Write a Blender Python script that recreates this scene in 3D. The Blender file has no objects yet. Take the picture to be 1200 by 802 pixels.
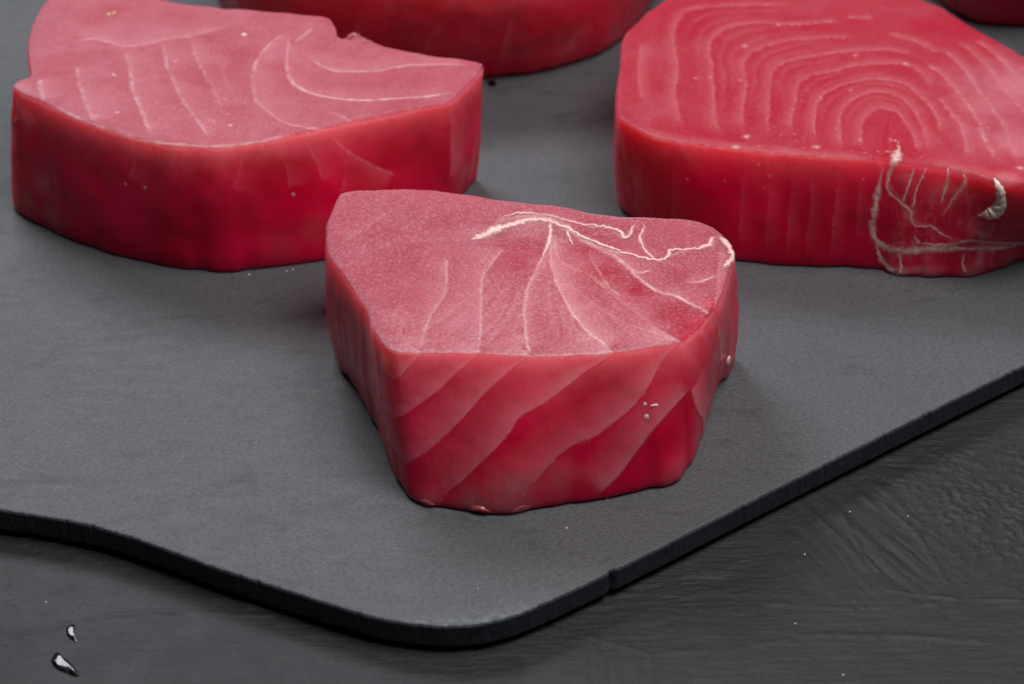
import bpy, math, random
import numpy as np
from mathutils import Vector
from mathutils.bvhtree import BVHTree

random.seed(7)
rng = np.random.default_rng(7)
R = math.radians
scene = bpy.context.scene
col = scene.collection

# ------------------------------------------------------------------ camera
PITCH = R(36.0)                 # camera looks down at the board
DIST = 0.40                     # metres from lens to the aim point on the board
FPX = 2239.0                    # focal length in photo pixels (1200 wide)
CAM = np.array([0.0, -DIST * math.cos(PITCH), DIST * math.sin(PITCH)])
cd = bpy.data.cameras.new('camera')
cd.sensor_width = 36.0
cd.lens = FPX * 36.0 / 1200.0
cd.clip_start = 0.01
cd.clip_end = 20.0
cd.dof.use_dof = True
cd.dof.focus_distance = 0.372
cd.dof.aperture_fstop = 20.0
cam = bpy.data.objects.new('camera', cd)
cam.location = CAM
cam.rotation_euler = (math.pi / 2 - PITCH, 0, 0)
col.objects.link(cam)
scene.camera = cam

# ------------------------------------------------------------------ light
world = bpy.data.worlds.new('World')
scene.world = world
world.use_nodes = True
world.node_tree.nodes['Background'].inputs[0].default_value = (0.80, 0.88, 1.0, 1)
world.node_tree.nodes['Background'].inputs[1].default_value = 0.03


def area(name, loc, target, sx, sy, power, colour):
    l = bpy.data.lights.new(name, 'AREA')
    l.shape = 'RECTANGLE'
    l.size, l.size_y = sx, sy
    l.energy = power
    l.color = colour
    o = bpy.data.objects.new(name, l)
    o.location = loc
    d = Vector(target) - Vector(loc)
    o.rotation_euler = d.to_track_quat('-Z', 'Y').to_euler()
    col.objects.link(o)
    return o


area('softbox_overhead', (0.19, -0.08, 0.62), (-0.01, 0.03, 0.0), 0.34, 0.34, 3.9, (1.0, 0.98, 0.98))
area('softbox_back', (-0.30, 0.55, 0.62), (-0.06, 0.0, 0.0), 0.38, 0.22, 4.8, (0.92, 0.96, 1.0))

scene.view_settings.view_transform = 'Standard'
scene.view_settings.look = 'None'
scene.view_settings.exposure = 0.0
scene.view_settings.gamma = 1.0
scene.view_settings.use_curve_mapping = False
scene.cycles.use_denoising = True
scene.cycles.max_bounces = 8
scene.cycles.diffuse_bounces = 3
scene.cycles.glossy_bounces = 3
scene.cycles.transmission_bounces = 6
scene.cycles.caustics_reflective = False
scene.cycles.caustics_refractive = False

# ------------------------------------------------------------------ helpers
_f = np.array([0.0, math.cos(PITCH), -math.sin(PITCH)])
_r = np.array([1.0, 0.0, 0.0])
_u = np.array([0.0, math.sin(PITCH), math.cos(PITCH)])


def ray(x, y):
    return _f + (x - 600.0) / FPX * _r + (401.0 - y) / FPX * _u


def P(x, y, z=0.0):
    """a point measured in the photograph, as a place on the level z (metres)"""
    d = ray(x, y)
    return CAM + d * ((z - CAM[2]) / d[2])


def _hash(ix, iy, iz, seed):
    h = (ix.astype(np.int64) * 374761393 + iy.astype(np.int64) * 668265263 +
         iz.astype(np.int64) * 2147483647 + seed * 1274126177) & 0xFFFFFFFF
    h = ((h ^ (h >> 13)) * 1274126177) & 0xFFFFFFFF
    h = (h ^ (h >> 16)) & 0xFFFFFFFF
    return h.astype(np.float64) / 4294967295.0


def vnoise(p, scale, seed=0):
    q = p * scale + 1000.0
    i = np.floor(q)
    f = q - i
    f = f * f * (3 - 2 * f)
    i = i.astype(np.int64)
    out = 0
    for a in (0, 1):
        for b in (0, 1):
            for c in (0, 1):
                w = ((f[:, 0] if a else 1 - f[:, 0]) * (f[:, 1] if b else 1 - f[:, 1]) *
                     (f[:, 2] if c else 1 - f[:, 2]))
                out = out + w * _hash(i[:, 0] + a, i[:, 1] + b, i[:, 2] + c, seed)
    return out * 2 - 1


def fbm(p, scale, octaves=3, seed=0, gain=0.5):
    s, a, t = 0, 1.0, 0
    for k in range(octaves):
        s = s + a * vnoise(p, scale * 2 ** k, seed + k * 17)
        t += a
        a *= gain
    return s / t


def catmull(pts, t):
    """closed Catmull-Rom through pts (n,d), t in units of control points"""
    n = len(pts)
    i = np.floor(t).astype(int)
    f = (t - i)[:, None]
    p0, p1, p2, p3 = pts[(i - 1) % n], pts[i % n], pts[(i + 1) % n], pts[(i + 2) % n]
    c = 0.5 * (2 * p1 + (p2 - p0) * f + (2 * p0 - 5 * p1 + 4 * p2 - p3) * f ** 2 +
               (-p0 + 3 * p1 - 3 * p2 + p3) * f ** 3)
    lin = p1 + (p2 - p1) * f
    return c * 0.72 + lin * 0.28


def smoothstep(a, b, x):
    t = np.clip((x - a) / (b - a), 0, 1)
    return t * t * (3 - 2 * t)


def new_mesh(name, verts, faces4, faces3=None, smooth=True):
    me = bpy.data.meshes.new(name)
    nv = len(verts)
    me.vertices.add(nv)
    me.vertices.foreach_set('co', np.asarray(verts, dtype=np.float32).ravel())
    faces4 = np.asarray(faces4, dtype=np.int32).reshape(-1, 4)
    faces3 = np.zeros((0, 3), np.int32) if faces3 is None else np.asarray(faces3, np.int32).reshape(-1, 3)
    n4, n3 = len(faces4), len(faces3)
    me.loops.add(n4 * 4 + n3 * 3)
    me.loops.foreach_set('vertex_index', np.concatenate([faces4.ravel(), faces3.ravel()]).astype(np.int32))
    me.polygons.add(n4 + n3)
    me.polygons.foreach_set('loop_start', np.concatenate([np.arange(n4) * 4, n4 * 4 + np.arange(n3) * 3]).astype(np.int32))
    me.polygons.foreach_set('use_smooth', np.full(n4 + n3, smooth, dtype=bool))
    me.update(calc_edges=True)
    me.validate()
    return me


def set_attr(me, name, val):
    a = me.attributes.new(name, 'FLOAT', 'POINT')
    a.data.foreach_set('value', np.asarray(val, dtype=np.float32))


def link(name, me, mat, parent=None):
    o = bpy.data.objects.new(name, me)
    if mat:
        me.materials.append(mat)
    col.objects.link(o)
    if parent:
        o.parent = parent
    return o


def tag(o, label=None, cat=None, group=None, kind=None):
    if label:
        o['label'] = label
    if cat:
        o['category'] = cat
    if group:
        o['group'] = group
    if kind:
        o['kind'] = kind
    return o


def empty(name, loc):
    o = bpy.data.objects.new(name, None)
    o.empty_display_size = 0.01
    o.location = loc
    col.objects.link(o)
    return o


# ------------------------------------------------------------------ materials
class NT:
    def __init__(self, name):
        self.m = bpy.data.materials.new(name)
        self.m.use_nodes = True
        self.t = self.m.node_tree
        self.b = self.t.nodes['Principled BSDF']
        self.tc = self.t.nodes.new('ShaderNodeTexCoord').outputs['Object']

    def n(self, kind, **kw):
        nd = self.t.nodes.new('ShaderNode' + kind)
        for k, v in kw.items():
            setattr(nd, k, v)
        return nd

    def l(self, a, b):
        self.t.links.new(a, b)

    def put(self, sock, v):
        if isinstance(v, (int, float)):
            sock.default_value = v
        elif isinstance(v, tuple):
            sock.default_value = v if len(v) == len(sock.default_value) else v + (1,)
        else:
            self.l(v, sock)

    def attr(self, name):
        return self.n('Attribute', attribute_name=name).outputs['Fac']

    def math(self, op, a, b=0.0, clamp=False):
        nd = self.n('Math', operation=op, use_clamp=clamp)
        self.put(nd.inputs[0], a)
        self.put(nd.inputs[1], b)
        return nd.outputs[0]

    def mix(self, fac, a, b, blend='MIX'):
        nd = self.n('Mix', data_type='RGBA', blend_type=blend)
        self.put(nd.inputs[0], fac)
        self.put(nd.inputs[6], a)
        self.put(nd.inputs[7], b)
        return nd.outputs[2]

    def fmix(self, fac, a, b):
        nd = self.n('Mix', data_type='FLOAT')
        self.put(nd.inputs[0], fac)
        self.put(nd.inputs[2], a)
        self.put(nd.inputs[3], b)
        return nd.outputs[0]

    def mapping(self, scale=(1, 1, 1), rot=(0, 0, 0), src=None):
        nd = self.n('Mapping')
        self.l(src or self.tc, nd.inputs[0])
        nd.inputs['Rotation'].default_value = rot
        nd.inputs['Scale'].default_value = scale
        return nd.outputs[0]

    def noise(self, scale, detail=3, rough=0.5, vec=None, dist=0.0):
        nd = self.n('TexNoise')
        self.l(vec or self.tc, nd.inputs['Vector'])
        nd.inputs['Scale'].default_value = scale
        nd.inputs['Detail'].default_value = detail
        nd.inputs['Roughness'].default_value = rough
        nd.inputs['Distortion'].default_value = dist
        return nd.outputs['Fac']

    def voronoi(self, scale, vec=None, feature='F1'):
        nd = self.n('TexVoronoi', feature=feature)
        self.l(vec or self.tc, nd.inputs['Vector'])
        nd.inputs['Scale'].default_value = scale
        return nd.outputs['Distance']

    def ramp(self, fac, lo, hi, a=0.0, b=1.0):
        nd = self.n('MapRange', clamp=True)
        self.put(nd.inputs[0], fac)
        for k, v in enumerate((lo, hi, a, b)):
            nd.inputs[k + 1].default_value = v
        return nd.outputs[0]

    def bump(self, height, strength, dist, prev=None):
        nd = self.n('Bump')
        self.put(nd.inputs['Strength'], strength)
        nd.inputs['Distance'].default_value = dist
        self.l(height, nd.inputs['Height'])
        if prev:
            self.l(prev, nd.inputs['Normal'])
        return nd.outputs[0]


def flesh_material():
    k = NT('tuna_flesh')
    line, pale, frost, tone, grey, grainy = (k.attr(a) for a in ('line', 'pale', 'frost', 'tone', 'grey', 'grainy'))
    big = k.noise(70, 3)
    mid = k.noise(260, 4, 0.6)
    # wet side flesh
    side = k.mix(k.ramp(big, 0.35, 0.68), (0.62, 0.0012, 0.034), (0.78, 0.003, 0.062))
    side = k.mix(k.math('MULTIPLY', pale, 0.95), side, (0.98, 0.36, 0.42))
    side = k.mix(k.math('MULTIPLY', grey, 0.7), side, (0.42, 0.20, 0.20))
    # sawn face
    top = k.mix(k.ramp(mid, 0.3, 0.7), (0.43, 0.062, 0.098), (0.50, 0.110, 0.150))
    top = k.mix(k.ramp(big, 0.35, 0.7, 0, 0.5), top, (0.52, 0.140, 0.185))
    top = k.mix(k.math('MULTIPLY', tone, 1.0, True), top, (0.40, 0.009, 0.028))
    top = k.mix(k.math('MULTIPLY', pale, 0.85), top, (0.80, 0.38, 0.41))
    grain = k.voronoi(2300)
    fine = k.noise(3300, 2, 0.6)
    gr2 = k.noise(1700, 3, 0.65)
    top = k.mix(k.math('MULTIPLY', k.ramp(gr2, 0.50, 0.68), k.math('MULTIPLY', grainy, 0.42)), top, (0.80, 0.40, 0.43))
    top = k.mix(k.math('MULTIPLY', k.ramp(gr2, 0.50, 0.34), k.math('MULTIPLY', grainy, 0.45)), top, (0.42, 0.035, 0.06))
    c = k.mix(frost, side, top)
    ln = k.math('MULTIPLY', line, k.ramp(k.noise(900, 2), 0.25, 0.6, 0.55, 1.0))
    c = k.mix(ln, c, (0.86, 0.62, 0.60))
    k.l(c, k.b.inputs['Base Color'])
    k.b.inputs['Subsurface Weight'].default_value = 1.0
    k.b.inputs['Subsurface Radius'].default_value = (1.0, 0.36, 0.34)
    k.b.inputs['Subsurface Scale'].default_value = 0.011
    k.b.subsurface_method = 'RANDOM_WALK'
    k.put(k.b.inputs['Roughness'], k.fmix(frost, k.ramp(mid, 0.3, 0.7, 0.16, 0.28), 0.36))
    k.b.inputs['IOR'].default_value = 1.40
    k.put(k.b.inputs['Specular IOR Level'], k.fmix(frost, 0.30, k.fmix(tone, 0.42, 0.14)))
    vec = k.mapping((1, 1, 0.18))
    fibre = k.noise(520, 3, 0.55, vec)
    h1 = k.math('MULTIPLY', k.math('ADD', k.math('MULTIPLY', gr2, 1.4), fine), k.math('MULTIPLY', frost, grainy))
    b = k.bump(fibre, 0.16, 0.0012)
    b = k.bump(k.noise(1500, 2), 0.10, 0.0004, b)
    b = k.bump(h1, 0.7, 0.00045, b)
    k.l(b, k.b.inputs['Normal'])
    return k.m


def tissue_material(name, colour, weight=0.8, scale=0.002, rough=0.35):
    k = NT(name)
    n = k.noise(900, 3)
    c = k.mix(k.ramp(n, 0.3, 0.7), colour, tuple(min(1, x * y) for x, y in zip(colour, (0.97, 0.84, 0.82))))
    k.l(c, k.b.inputs['Base Color'])
    k.b.inputs['Subsurface Weight'].default_value = weight
    k.b.inputs['Subsurface Radius'].default_value = (1.0, 0.5, 0.45)
    k.b.inputs['Subsurface Scale'].default_value = scale
    k.b.inputs['Roughness'].default_value = rough
    k.l(k.bump(k.noise(1800, 3), 0.3, 0.0004), k.b.inputs['Normal'])
    return k.m


def membrane_material():
    k = NT('membrane_film')
    k.b.inputs['Roughness'].default_value = 0.10
    k.b.inputs['Base Color'].default_value = (0.96, 0.66, 0.64, 1)
    k.b.inputs['Subsurface Weight'].default_value = 0.5
    k.b.inputs['Subsurface Scale'].default_value = 0.0002
    k.b.inputs['Subsurface Radius'].default_value = (1, .6, .6)
    k.l(k.bump(k.noise(700, 3), 0.5, 0.0006), k.b.inputs['Normal'])
    return k.m


def slate_material():
    k = NT('slate')
    v1 = k.mapping((1.0, 2.4, 1.0), (0, 0, R(8)))
    n1 = k.noise(28, 5, 0.6)
    n2 = k.noise(1100, 4, 0.7, v1)
    n3 = k.noise(160, 5, 0.6, v1)
    c = k.mix(k.ramp(n1, 0.3, 0.72), (0.062, 0.065, 0.074), (0.084, 0.088, 0.097))
    c = k.mix(k.ramp(n2, 0.36, 0.64, 0, 0.85), k.mix(0.55, c, (0.030, 0.031, 0.034)), k.mix(0.5, c, (0.15, 0.153, 0.16)))
    st = k.math('MULTIPLY', k.ramp(k.noise(55, 5, 0.7, v1, 0.6), 0.55, 0.66), 0.5)
    c = k.mix(st, c, (0.040, 0.041, 0.043))
    fleck = k.math('MULTIPLY', k.ramp(k.noise(3600, 1), 0.70, 0.78), 0.5)
    c = k.mix(fleck, c, (0.24, 0.25, 0.26))
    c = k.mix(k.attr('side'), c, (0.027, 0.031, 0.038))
    chip = k.math('MULTIPLY', k.attr('chip'), k.ramp(k.noise(800, 4, 0.6), 0.4, 0.62))
    c = k.mix(chip, c, (0.17, 0.20, 0.22))
    k.l(c, k.b.inputs['Base Color'])
    k.put(k.b.inputs['Roughness'], k.ramp(n3, 0.3, 0.7, 0.50, 0.66))
    k.b.inputs['Specular IOR Level'].default_value = 0.5
    b = k.bump(n3, 0.22, 0.0010)
    b = k.bump(n2, 0.35, 0.00045, b)
    b = k.bump(k.noise(2600, 3, 0.7), 0.30, 0.0003, b)
    k.l(b, k.b.inputs['Normal'])
    return k.m


def table_material():
    k = NT('black_painted_plaster')
    v = k.mapping((0.22, 1.6, 1.0), (0, 0, R(-3)))
    streak = k.noise(600, 4, 0.6, v)
    n = k.noise(40, 5, 0.6)
    c = k.mix(k.ramp(n, 0.3, 0.7), (0.016, 0.0167, 0.019), (0.020, 0.0207, 0.023))
    c = k.mix(k.math('MULTIPLY', k.ramp(streak, 0.5, 0.8), 0.2), c, (0.068, 0.069, 0.070))
    fleck = k.ramp(k.noise(2300, 1), 0.74, 0.80, 0, 0.5)
    c = k.mix(fleck, c, (0.17, 0.17, 0.17))
    k.l(c, k.b.inputs['Base Color'])
    k.put(k.b.inputs['Roughness'], k.ramp(k.noise(120, 4), 0.3, 0.7, 0.52, 0.60))
    k.b.inputs['Specular IOR Level'].default_value = 0.35
    b = k.bump(streak, k.attr('brush'), 0.0009)
    b = k.bump(k.noise(1100, 4, 0.65), 0.38, 0.0005, b)
    k.l(b, k.b.inputs['Normal'])
    return k.m


def water_material():
    k = NT('water')
    k.b.inputs['Base Color'].default_value = (1, 1, 1, 1)
    k.b.inputs['Transmission Weight'].default_value = 1.0
    k.b.inputs['Roughness'].default_value = 0.02
    k.b.inputs['IOR'].default_value = 1.333
    k.b.inputs['Specular IOR Level'].default_value = 0.9
    return k.m


def rubber_material():
    k = NT('black_rubber')
    k.b.inputs['Base Color'].default_value = (0.02, 0.02, 0.02, 1)
    k.b.inputs['Roughness'].default_value = 0.7
    return k.m


FLESH = flesh_material()
SINEW = tissue_material('white_sinew', (0.90, 0.62, 0.58), 0.25, 0.0003)


def fray(mat, lo, hi, amax):
    """strands thin out to nothing at their borders"""
    t = mat.node_tree
    tc, n, m = t.nodes.new('ShaderNodeTexCoord'), t.nodes.new('ShaderNodeTexNoise'), t.nodes.new('ShaderNodeMapRange')
    at, ad = t.nodes.new('ShaderNodeAttribute'), t.nodes.new('ShaderNodeMath')
    at.attribute_name = 'core'
    n.inputs['Scale'].default_value = 1500
    n.inputs['Detail'].default_value = 3
    for q, v in enumerate((lo, hi, 0.0, amax)):
        m.inputs[q + 1].default_value = v
    t.links.new(tc.outputs['Object'], n.inputs['Vector'])
    ad.operation = 'ADD'
    t.links.new(at.outputs['Fac'], ad.inputs[0])
    t.links.new(n.outputs['Fac'], ad.inputs[1])
    t.links.new(ad.outputs[0], m.inputs[0])
    t.links.new(m.outputs[0], t.nodes['Principled BSDF'].inputs['Alpha'])


SCRAP = tissue_material('white_scrap', (0.90, 0.62, 0.58), 0.25, 0.0003)
fray(SINEW, 0.60, 1.28, 0.92)
FAT = tissue_material('cream_fat', (0.95, 0.82, 0.70), 0.3, 0.0006, 0.2)
FILM = membrane_material()
fray(FILM, 0.62, 1.35, 0.70)
PALE = tissue_material('pale_flesh', (0.45, 0.08, 0.10), 0.3, 0.0005, 0.15)
SLATE = slate_material()
TABLE = table_material()
WATER = water_material()
RUBBER = rubber_material()

# ------------------------------------------------------------------ table (setting)
BOARD_T = 0.0052
FOOT_T = 0.0011
TZ = -BOARD_T - FOOT_T
gx = np.concatenate([[-3.0, -1.0, -0.4, -0.2], np.linspace(-0.125, 0.125, 760), [0.2, 0.4, 1.0, 3.0]])
gy = np.concatenate([[-3.0, -1.0, -0.3, -0.12], np.linspace(-0.085, 0.012, 340), [0.08, 0.3, 1.0, 3.0]])
X, Y = np.meshgrid(gx, gy)
pts = np.stack([X.ravel(), Y.ravel(), np.zeros(X.size)], 1)


def rot2(p, a):
    c, s = math.cos(a), math.sin(a)
    return np.stack([p[:, 0] * c + p[:, 1] * s, -p[:, 0] * s + p[:, 1] * c, p[:, 2]], 1)


def near_line(p, line, w):
    """gaussian ridge along a polyline lying on the table"""
    d = np.full(len(p), 1e9)
    for a, b in zip(line[:-1], line[1:]):
        ab = b - a
        t = np.clip(((p[:, :2] - a[:2]) @ ab[:2]) / (ab[:2] @ ab[:2]), 0, 1)
        q = a[:2] + t[:, None] * ab[:2]
        d = np.minimum(d, np.hypot(*(p[:, :2] - q).T))
    return np.exp(-(d / w) ** 2)


def blob(p, x, y, r):
    c = P(x, y, TZ)
    return np.exp(-(((p[:, 0] - c[0]) ** 2 + (p[:, 1] - c[1]) ** 2) / r ** 2))


warp = pts + np.stack([np.zeros(len(pts)), 0.0030 * fbm(pts, 60, 3, 3), np.zeros(len(pts))], 1)
def strokes(angle, sx, scale, seed):
    q = rot2(warp, R(angle)) * np.array([sx, 1.0, 1.0])
    n1 = fbm(q, scale, 3, seed)
    return n1 * 0.6 + (0.35 - np.abs(fbm(q, scale * 0.5, 3, seed + 2))) * 0.9


m1 = smoothstep(-0.15, 0.2, fbm(pts, 28, 3, 91))
m2 = smoothstep(0.0, 0.3, fbm(pts, 24, 3, 95))
brush_h = strokes(-2, 0.13, 800, 11)
brush_h = brush_h * m1 + strokes(9, 0.16, 700, 14) * (1 - m1)
brush_h = (brush_h * (1 - m2) + strokes(-24, 0.2, 750, 17) * 0.7 * m2) * 0.00024
brush_h = brush_h * (0.45 + 0.75 * smoothstep(-0.3, 0.4, fbm(pts, 60, 3, 97)))
dia = rot2(warp, R(-58)) * np.array([0.08, 1.0, 1.0])
brush_d = fbm(dia, 700, 3, 21) * 0.00030
dab = fbm(pts, 900, 3, 31)
dab = (np.maximum(dab, -0.15) + 0.15) * 0.00045
wd = np.clip(blob(pts, 1010, 625, 0.017) * 1.3, 0, 1)
wd2 = np.clip(blob(pts, 735, 770, 0.010) * 1.2, 0, 1) * 0.6
wp = np.clip(blob(pts, 1190, 590, 0.018) * 1.5, 0, 1)
wl = np.clip(blob(pts, 60, 690, 0.016) * 1.2, 0, 1) * 0.7
H = brush_h * (1 - np.maximum(np.maximum(wd, wp), np.maximum(wd2, wl)) * 0.85)
H = H + brush_d * np.maximum(wd, wd2) + dab * wp + fbm(pts, 420, 3, 41) * 0.00026 * wl
H = H + fbm(pts, 45, 3, 5) * 0.0003
for ln, w, a in (
    ([(860, 760), (960, 742), (1080, 745), (1170, 752)], 0.0007, 0.00035),
    ([(900, 705), (990, 712), (1100, 706)], 0.0005, 0.00025),
    ([(1040, 690), (1120, 700), (1200, 702)], 0.0004, 0.00030),
    ([(1030, 585), (1075, 625), (1110, 680)], 0.0005, 0.0003),
    ([(985, 600), (1010, 645), (1030, 668)], 0.0004, 0.00025),
    ([(0, 748), (60, 735), (110, 722), (180, 715), (330, 722)], 0.0006, 0.00028),
    ([(690, 745), (760, 765), (830, 760)], 0.0005, 0.00025),
    ([(250, 700), (330, 715), (420, 735)], 0.0006, 0.0002),
):
    H = H + near_line(pts, [P(x, y, TZ) for x, y in ln], w) * a * (0.6 + 0.6 * vnoise(pts, 500, 8))
inside = ((np.abs(X) < 0.126) & (Y > -0.086) & (Y < 0.013)).ravel()
H = np.where(inside, H, 0)
pts[:, 2] = TZ + H - 0.0004
nx, ny = len(gx), len(gy)
ii = np.arange(nx * ny).reshape(ny, nx)
quads = np.stack([ii[:-1, :-1], ii[:-1, 1:], ii[1:, 1:], ii[1:, :-1]], -1).reshape(-1, 4)
me = new_mesh('table_surface', pts, quads)
set_attr(me, 'brush', 0.35 * (1 - np.clip(wp + wd + wl, 0, 1) * 0.9))
tbl = link('table_surface', me, TABLE)
tag(tbl, 'black brush-painted plaster tabletop under the slate board', 'table', kind='structure')

# ------------------------------------------------------------------ slate board
edge = [(-420, 480), (-260, 552), (-120, 578), (-40, 591), (0, 598), (60, 607), (110, 617), (160, 632), (210, 650),
        (260, 668), (310, 684), (360, 700), (405, 714), (440, 724), (480, 731), (520, 734), (560, 732),
        (592, 725), (618, 716), (650, 702), (720, 669), (800, 629), (900, 578), (1000, 528), (1100, 478),
        (1200, 429), (1400, 330), (1600, 232), (1640, 190), (1620, 140), (1500, -60), (1450, -130), (1380, -160),
        (600, -170), (-200, -170), (-300, -150), (-340, -110)]
ctrl = np.array([P(x, y, 0)[:2] for x, y in edge])
NB = 2200
w = np.array([1.0 if (-60 < e[0] < 1250 and e[1] > 300) else 0.15 for e in edge])
seg = np.linalg.norm(np.roll(ctrl, -1, 0) - ctrl, axis=1) * w
cum = np.concatenate([[0], np.cumsum(seg)])
s = np.linspace(0, cum[-1], NB, endpoint=False)
k = np.clip(np.searchsorted(cum, s, side='right') - 1, 0, len(edge) - 1)
t = k + (s - cum[k]) / seg[k]
loop = catmull(ctrl, t)
tan = np.roll(loop, -1, 0) - np.roll(loop, 1, 0)
tan /= np.linalg.norm(tan, axis=1)[:, None]
nrm = np.stack([tan[:, 1], -tan[:, 0]], 1)            # outward (loop runs counter-clockwise)
l3 = np.concatenate([loop, np.zeros((NB, 1))], 1)
jag = fbm(l3, 320, 3, 51) * 0.00010 + np.minimum(fbm(l3, 900, 2, 52) + 0.35, 0) * 0.0005
nc = P(719, 671, 0)[:2]
notch = np.exp(-(np.linalg.norm(loop - nc, axis=1) / 0.0008) ** 2)
cc = P(560, 730, 0)[:2]
cornerw = np.exp(-(np.linalg.norm(loop - cc, axis=1) / 0.011) ** 2)
rows = []
side_rows = []
chip_rows = []
nside = 10
for j in range(nside + 1):
    z = -BOARD_T + BOARD_T * j / nside
    zz = np.concatenate([loop, np.full((NB, 1), z * 0.25)], 1)
    off = fbm(zz, 1300, 3, 61) * 0.00013 + jag * (j / nside)
    off = off - notch * 0.0009 * (0.75 + 0.5 * vnoise(zz, 1500, 4))
    if j == nside:
        off = off - 0.00025
        z = -0.00012
    if j == 0:
        off = off - 0.0003
    rows.append(np.concatenate([loop + nrm * off[:, None], np.full((NB, 1), z)], 1))
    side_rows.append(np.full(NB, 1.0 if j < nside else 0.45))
    chip_rows.append(cornerw * (0.6 if j == nside else 0.0))
cen = np.array([0.0, 0.06])
for inset in (0.0006, 0.0011, 0.0018, 0.0027, 0.004, 0.007):
    q = loop + nrm * (jag - inset - notch * 0.0006)[:, None]
    z = np.zeros(NB)
    if inset < 0.002:
        z = -np.maximum(0, fbm(np.concatenate([q, np.zeros((NB, 1))], 1), 500, 3, 71) - 0.15) * 0.0006 * cornerw
    rows.append(np.concatenate([q, z[:, None]], 1))
    side_rows.append(np.zeros(NB))
    chip_rows.append(cornerw * max(0, 1 - inset / 0.003))
V = np.concatenate(rows)
nr = len(rows)
ii = np.arange(nr * NB).reshape(nr, NB)
jj = np.roll(ii, -1, 1)
quads = np.stack([ii[:-1], jj[:-1], jj[1:], ii[1:]], -1).reshape(-1, 4)
V = np.concatenate([V, [[cen[0], cen[1], 0], [cen[0], cen[1], -BOARD_T]]])
c0, c1 = nr * NB, nr * NB + 1
from mathutils.geometry import tessellate_polygon
tess = np.array(tessellate_polygon([[Vector((p[0], p[1], 0)) for p in rows[-1]]]))
e1 = rows[-1][tess[:, 1]] - rows[-1][tess[:, 0]]
e2 = rows[-1][tess[:, 2]] - rows[-1][tess[:, 0]]
flip = (e1[:, 0] * e2[:, 1] - e1[:, 1] * e2[:, 0]) < 0
tess[flip] = tess[flip][:, ::-1]
tri = np.concatenate([tess + (nr - 1) * NB, tess[:, ::-1]])
bbase = np.array([cen[0], cen[1], TZ])
board = empty('slate_board', bbase)
me = new_mesh('board_slab', V - bbase, quads, tri, smooth=False)
set_attr(me, 'side', np.concatenate(side_rows + [np.zeros(2)]))
set_attr(me, 'chip', np.concatenate(chip_rows + [np.zeros(2)]))
link('slab', me, SLATE, board)
tag(board, 'dark grey slate serving board with a rounded corner under the tuna', 'board')
a = np.linspace(0, 2 * math.pi, 20, endpoint=False)
ring = np.stack([np.cos(a), np.sin(a)], 1) * 0.006
fv = np.concatenate([np.c_[ring, np.full(20, 0.0)], np.c_[ring * 0.95, np.full(20, FOOT_T - 0.0001)]])
fq = [[i, (i + 1) % 20, 20 + (i + 1) % 20, 20 + i] for i in range(20)]
ft = [[0, (i + 1) % 20, i] for i in range(1, 19)] + [[20, 20 + i, 20 + (i + 1) % 20] for i in range(1, 19)]
fme = new_mesh('rubber_foot', fv, fq, ft, smooth=False)
fme.materials.append(RUBBER)
for (x, y) in ((560, 690), (-150, 520), (1400, 290), (-180, -110), (1350, -110)):
    o = bpy.data.objects.new('rubber_foot', fme)
    col.objects.link(o)
    o.parent = board
    p = P(x, y, 0)
    o.location = (p[0] - bbase[0], p[1] + 0.01 - bbase[1], 0.0)


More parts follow.
